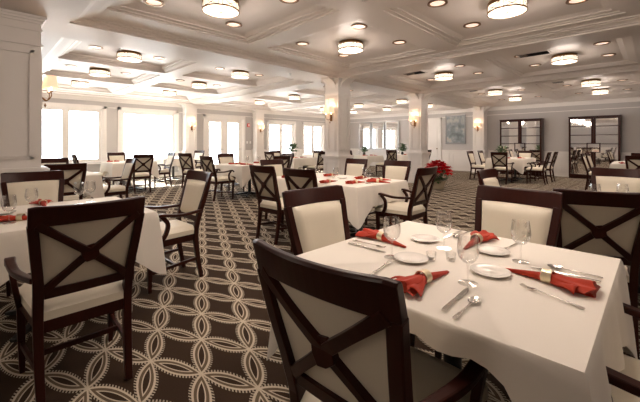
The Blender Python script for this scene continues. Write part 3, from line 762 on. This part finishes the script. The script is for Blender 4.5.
# ------------------------------------------------------------ table ware
ZT = .7605
def make_napkin():
    t = thing('rolled_napkin', '', 'napkin')     # tip at -Y, ruffled end at +Y, ring near the middle
    def part(y0, y1, w0, w1, h0, h1, waves, seed, tip):
        rnd = random.Random(seed); bm = bmesh.new(); n = 28; rings = []; m_ = 12
        for j in range(m_+1):
            v = j/m_; y = y0+(y1-y0)*v; w = w0+(w1-w0)*v**.8; h = h0+(h1-h0)*v
            ring = []
            for k in range(n):
                a = 2*PI*k/n; r = 1+waves*v*(.5*math.sin(4*a+seed+2*v)+.35*math.sin(7*a+1.7*seed))
                zz = math.sin(a)*h*r; ring.append((math.cos(a)*w*r, y+.02*v*waves*math.sin(3*a+seed), max(.002, h+zz)))
            rings.append(ring)
        loft(bm, rings); return bm
    obj('rolled_end', part(0.0, -.155, .021, .006, .017, .005, .25, 2, True), 'red', t, True)
    bm = part(0.0, .135, .021, .046, .017, .018, .55, 5, False)
    # two loose fold flaps
    for s, L in ((-1, .115), (1, .09)):
        rows = []
        for j in range(8):
            v = j/7; rows.append([Vector((s*(.012+.035*v)+.022*(u-.5)*(1+2*v), .01+L*v, .012+.022*math.sin(PI*(u*.9+.05))*(1-.35*v)+.006*math.sin(6*v+u*4))) for u in [i/8 for i in range(9)]])
        loft(bm, rows, cap=False, closed=False)
    r_ = obj('ruffled_end', bm, 'red', t, True)
    sdf = r_.modifiers.new('solid', 'SOLIDIFY'); sdf.thickness = .002
    bm = bmesh.new(); n = 28; rings = []
    for y, k in ((-.016, 0), (-.016, 1), (.016, 1), (.016, 0), (-.016, 0)):
        R_ = .0235+.0035*k; rings.append([(R_*math.cos(2*PI*i/n), y, .0225+(R_-.002)*math.sin(2*PI*i/n)) for i in range(n)])
    loft(bm, rings, cap=False); obj('napkin_ring', bm, 'ring', t, True)
    return t
def make_glass():
    t = thing('wine_glass', '', 'glass')
    bm = bmesh.new(); lathe(bm, [(.004, .073), (.018, .078), (.032, .093), (.0385, .118), (.037, .145), (.0325, .178), (.0315, .178), (.036, .145), (.0372, .118), (.031, .095), (.018, .081), (.003, .077)], 24); obj('bowl', bm, 'glass', t, True)
    bm = bmesh.new(); lathe(bm, [(.006, .004), (.0038, .012), (.0035, .06), (.006, .075)], 12); obj('stem', bm, 'glass', t, True)
    bm = bmesh.new(); lathe(bm, [(.001, 0), (.034, 0), (.034, .0015), (.012, .004), (.001, .006)], 24); obj('foot', bm, 'glass', t, True)
    return t
def make_plate():
    bm = bmesh.new(); lathe(bm, [(.001, 0), (.040, 0), (.048, .004), (.072, .011), (.0735, .013), (.071, .0135), (.046, .0075), (.038, .004), (.001, .004)], 36)
    return tag(obj('bread_plate', bm, 'china', smooth=True), '', 'plate')
def cutlery(kind):
    bm = bmesh.new(); z = .004
    hp = [(0, -.095, z), (0, -.08, z+.001), (0, -.04, z+.002), (0, 0, z+.002)]
    if kind == 'fork':
        sweep(bm, hp+[(0, .045, z+.004), (0, .055, z+.004)], [.012, .013, .008, .005, .007, .018], [.003]*6)
        sweep(bm, [(0, .053, z+.004), (0, .066, z+.002)], .022, .002)
        for k in (-1.5, -.5, .5, 1.5): sweep(bm, [(k*.0055, .064, z+.002), (k*.0055, .082, z+.001), (k*.0052, .1, z+.006)], [.0032, .003, .0018], .0018)
    elif kind == 'knife':
        sweep(bm, hp, [.012, .014, .011, .009], [.005]*4); sweep(bm, [(0, 0, z), (0.001, .03, z), (.001, .09, z), (-.003, .125, z)], [.010, .017, .018, .004], [.002, .002, .0016, .001])
    else:
        sweep(bm, hp+[(0, .03, z+.004)], [.012, .013, .007, .005, .006], [.003]*5)
        R_ = [[( r*math.cos(a*PI/8)*.018, .055+r*math.sin(a*PI/8)*.028, z-.003+.008*r*r) for a in range(16)] for r in (.05, .4, .75, 1)]
        loft(bm, R_, cap=False); loft(bm, [[(x, y, zz+.001) for x, y, zz in r] for r in R_], cap=False)
    return tag(obj(kind, bm, 'silver', smooth=False), '', kind)
def make_votive():
    t = thing('candle_holder', '', 'candle')
    bm = bmesh.new(); lathe(bm, [(.001, 0), (.017, 0), (.020, .008), (.022, .035), (.020, .035), (.018, .010), (.001, .006)], 20); obj('glass_cup', bm, 'glass', t, True)
    bm = bmesh.new(); lathe(bm, [(.001, .007), (.014, .007), (.014, .018), (.001, .018)], 16); obj('candle', bm, 'china', t, True)
    return t
nap, gls, plt, vot = make_napkin(), make_glass(), make_plate(), make_votive()
fk, kn, sp = cutlery('fork'), cutlery('knife'), cutlery('spoon')
def dirz(tail, head): return math.atan2(head[1]-tail[1], head[0]-tail[0])-PI/2
G1 = 'red napkins on the near right table'
# napkins: ring position, direction from tip to ruffled end
place(nap, (1.496, 1.02, ZT), dirz((1.458, .816), (1.524, 1.167)), 'red napkin in ring beside the far left glass of near right table', G1)
place(nap, (1.150, .605, ZT), dirz((1.267, .594), (.967, .635)), 'red napkin in ring directly behind the nearest armchair top rail', G1)
place(nap, (1.80, .655, ZT), dirz((1.634, .638), (2.0, .64)), 'red napkin in ring before the cream chair across the near table', G1)
place(nap, (1.475, .285, ZT), dirz((1.47, .431), (1.43, .10)), 'largest looking red napkin in brass ring at right of near table', G1)
for x, y, lb in ((1.66, .865, 'far'), (1.338, .763, 'left'), (1.695, .545, 'right'), (1.42, .465, 'near')):
    place(plt, (x, y, ZT), 0, 'white bread plate on the near right table, %s' % {'far': 'farthest of four', 'left': 'leftmost of four', 'right': 'closest to the cream chair', 'near': 'nearest the large napkin'}[lb], 'bread plates on near right table')
for x, y, lb in ((1.31, .842, 'wine glass on near right table, leftmost, before the red napkin'), (1.60, .735, 'wine glass near the centre of the near right table'),
                 (1.261, .489, 'nearest tall wine glass, right of the ringed napkin'), (1.65, .417, 'rightmost wine glass beside the large red napkin')):
    place(gls, (x, y, ZT), 0, lb, 'wine glasses on near right table')
place(vot, (1.40, .70, ZT), 0, 'small clear candle cup at the centre of near right table, left one', 'candle cups on near right table')
place(vot, (1.45, .635, ZT), 0, 'small clear candle cup at the centre of near right table, right one', 'candle cups on near right table')
def cut(p, a, b, lb):
    place(p, ((a[0]+b[0])/2, (a[1]+b[1])/2, ZT), dirz(a, b), lb, 'silverware on near right table')
cut(fk, (1.032, .776), (1.259, .808), 'silver fork pointing at the leftmost bread plate')
cut(kn, (1.332, 1.134), (1.336, .901), 'silver knife left of the far red napkin')
cut(kn, (.984, .459), (1.198, .468), 'silver knife beside the spoon at the front edge')
cut(sp, (.984, .416), (1.150, .415), 'silver spoon beside the knife at the front edge')
cut(fk, (1.306, .150), (1.365, .348), 'silver fork lying alone in front of the large red napkin')
cut(kn, (1.60, .13), (1.60, .351), 'silver knife behind the large red napkin, nearest it')
cut(sp, (1.655, .15), (1.66, .33), 'silver spoon behind the large red napkin')
cut(fk, (1.92, .50), (1.736, .52), 'silver fork right of the bread plate near the cream chair')
cut(kn, (1.97, .802), (1.784, .808), 'silver knife at the far edge left of the napkin')
cut(sp, (1.97, .765), (1.80, .77), 'silver spoon at the far edge beside the knife')
cut(fk, (1.385, 1.13), (1.39, .93), 'silver fork beside the knife at the far left edge')

# other tables: napkins, glasses, small dishes
def ware(lab, naps, glasses, plates=(), cands=()):
    for i, (x, y, a, w) in enumerate(naps): place(nap, (x, y, ZT), math.radians(a), 'red napkin on the %s, %s' % (lab, w), 'red napkins on the '+lab)
    for i, (x, y, w) in enumerate(glasses): place(gls, (x, y, ZT), 0, 'wine glass on the %s, %s' % (lab, w), 'wine glasses on the '+lab)
    for i, (x, y, w) in enumerate(plates): place(plt, (x, y, ZT), 0, 'white plate on the %s, %s' % (lab, w), 'white plates on the '+lab)
    for i, (x, y, w) in enumerate(cands): place(vot, (x, y, ZT), 0, 'candle cup on the %s, %s' % (lab, w), 'candle cups on the '+lab)
ware('near left table', [(.40, 3.56, 0, 'far side behind armchair rail'), (.22, 2.98, 60, 'before the leftmost glass'), (.05, 3.12, 90, 'cut by the left edge')],
     [(.30, 3.26, 'tall one before the cream chair'), (.62, 3.44, 'left of the twin pair'), (.715, 3.50, 'right of the twin pair'), (.16, 2.93, 'nearest the left edge')],
     [(.33, 2.92, 'near armchair'), (.15, 3.35, 'far left')], [(.45, 3.2, 'at the centre')])
ware('long middle table', [(3.30, 3.86, 80, 'left far one'), (3.62, 3.93, 10, 'far end'), (3.22, 3.02, 95, 'left side nearer the double chairs'), (3.40, 2.72, 80, 'left near one'), (3.92, 3.02, 100, 'right side before the cream chair'), (3.86, 2.66, 60, 'near end right'), (3.66, 2.56, 20, 'near end left'), (3.9, 3.6, 90, 'right far side')],
     [(3.55, 3.55, 'far one'), (3.45, 3.1, 'left one'), (3.78, 2.86, 'tall one near the right end'), (3.5, 2.6, 'near one')], [(3.7, 3.2, 'right of the centre'), (3.55, 2.85, 'near the front')], [(3.62, 3.3, 'at the centre')])
ware('centre left table', [(4.42, 7.26, 90, 'leftmost'), (4.62, 7.36, 0, 'second from left'), (5.10, 7.2, 80, 'rightmost'), (4.5, 6.85, 40, 'nearest')],
     [(4.75, 7.2, 'centre one'), (4.95, 7.0, 'right one')], [], [(4.8, 7.05, 'middle')])
ware('table behind the pier', [(1.15, 6.8, 90, 'near the cream armchair'), (.95, 7.2, 0, 'far side'), (1.0, 6.65, 30, 'near side')], [(.9, 6.95, 'centre')])
ware('sunlit table', [(2.65, 10.45, 90, 'left one'), (2.8, 10.6, 0, 'right one')], [(3.1, 10.2, 'centre')])
ware('back centre table', [(7.7, 8.8, 30, 'left one'), (8.1, 8.8, 90, 'right one')], [(7.9, 9.0, 'centre')])
ware('table before the mirrors', [(11.0, 8.3, 90, 'left one'), (11.4, 8.2, 30, 'right one')], [(11.0, 8.6, 'left one')])
ware('table beside the far wall', [(13.1, 7.7, 90, 'near one'), (13.5, 7.7, 30, 'far one')], [(13.0, 8.0, 'near one')])
ware('right edge table', [(3.75, .35, 70, 'behind the crossed back chair')], [(3.55, .36, 'left one above the chair rail'), (3.7, .2, 'right one above the chair rail')])
ware('cabinet table', [(12.5, 3.5, 90, 'nearest'), (12.75, 3.2, 60, 'middle'), (13.1, 3.3, 90, 'farthest')], [(12.3, 3.45, 'near the plant'), (13.0, 3.4, 'far one')])
ware('far right table', [(11.3, .62, 90, 'left one'), (11.5, .35, 50, 'middle one'), (11.8, .4, 90, 'far one')], [(11.7, .55, 'left one')], [], [(11.45, .5, 'red lit one')])

# ------------------------------------------------------------ plants
def leaf(bm, p, d, L, w, up=.3):
    d = Vector(d).normalized(); s = d.cross(Vector((0, 0, 1))).normalized() if abs(d.z) < .95 else Vector((1, 0, 0)); p = Vector(p); n = s.cross(d)
    a = p; b = p+d*L*.35+s*w*.5; c = p+d*L*.35-s*w*.5; e = p+d*L*.7+s*w*.38-n*.05*L; f = p+d*L*.7-s*w*.38-n*.05*L; g = p+d*L-n*.15*L; mm = p+d*L*.5+n*.08*L
    V = [bm.verts.new(q) for q in (a, b, c, e, f, g, mm)]
    for q in ((0, 1, 6), (0, 6, 2), (1, 3, 6), (2, 6, 4), (3, 5, 6), (4, 6, 5)): bm.faces.new([V[i] for i in q])
t = thing('potted_poinsettia', 'red poinsettia in a pale wrapped pot on the carpet before the column', 'plant', (8.95, 4.30, 0))
bm = bmesh.new(); n = 32
loft(bm, [[((r+.012*math.sin(8*2*PI*i/n)*k)*math.cos(2*PI*i/n), (r+.012*math.sin(8*2*PI*i/n)*k)*math.sin(2*PI*i/n), z) for i in range(n)] for r, z, k in ((.15, 0, 0), (.17, .05, .3), (.20, .18, .6), (.24, .26, 1), (.20, .25, 1), (.17, .23, 0))]); obj('wrapped_pot', bm, 'foil', t)
rnd = random.Random(3); bm = bmesh.new()
for k in range(9):
    a = k*2.4; tube(bm, [(0, 0, .22), (.14*math.cos(a), .14*math.sin(a), .4), (.24*math.cos(a), .24*math.sin(a), .56)], .006, 5)
for k in range(130):
    a = rnd.uniform(0, 6.28); r = rnd.uniform(.05, .34); z = rnd.uniform(.24, .60)
    leaf(bm, (r*math.cos(a)*.7, r*math.sin(a)*.7, z), (math.cos(a), math.sin(a), rnd.uniform(-.5, .4)), rnd.uniform(.12, .18), .085)
obj('foliage', bm, 'leaf', t)
for k in range(18):
    a = k*2.399; r = .37*math.sqrt((k+.3)/18); bm = bmesh.new(); z = .74-2.1*r*r
    for ring_, L, up in ((7, .145, -.35), (7, .135, .25), (6, .10, .9)):
        for i in range(ring_):
            b = i*2*PI/ring_+k; leaf(bm, (r*math.cos(a), r*math.sin(a), z+.01*up), (math.cos(b), math.sin(b), up), L*1.1, .09)
    obj('flower_head', bm, 'bract', t)
def vase_plant(x, y, z, label, R_=.17, hgt=.30, fl=False, seed=1):
    t = thing('table_plant', label, 'plant', (x, y, z)); bm = bmesh.new()
    lathe(bm, [(.001, 0), (.045, 0), (.06, .05), (.045, .1), (.05, .13), (.043, .13), (.001, .1)], 16); obj('vase', bm, 'china' if fl else 'black', t, True)
    rnd = random.Random(seed); bm = bmesh.new()
    for k in range(60):
        a = rnd.uniform(0, 6.28); e = rnd.uniform(.1, 1.4); r = R_*.6*rnd.random()
        leaf(bm, (r*math.cos(a)*math.cos(e), r*math.sin(a)*math.cos(e), .13+(hgt-.13)*rnd.random()), (math.cos(a), math.sin(a), rnd.uniform(-.1, 1.2)), R_*.7, .085)
    obj('foliage', bm, 'leaf', t)
    if fl:
        for k in range(6):
            bm = bmesh.new(); a = k*1.05; bmesh.ops.create_icosphere(bm, subdivisions=1, radius=.028, matrix=Matrix.Translation((.09*math.cos(a), .09*math.sin(a), hgt-.02+.03*(k % 2)))); obj('blossom', bm, 'flower', t, True)
vase_plant(12.55, 3.75, ZT, 'leafy green plant on the table before the left display cabinet', .22, .36, True, 4)
vase_plant(11.25, 8.55, ZT, 'dark leafy plant on the table before the mirrored panels', .2, .32, False, 5)
vase_plant(13.2, 7.95, ZT, 'dark round plant on the table left of the poinsettia column', .25, .42, False, 6)
vase_plant(8.0, 9.25, ZT, 'round dark plant on back centre table left of middle column', .26, .42, False, 7)
bpy.context.view_layer.update()
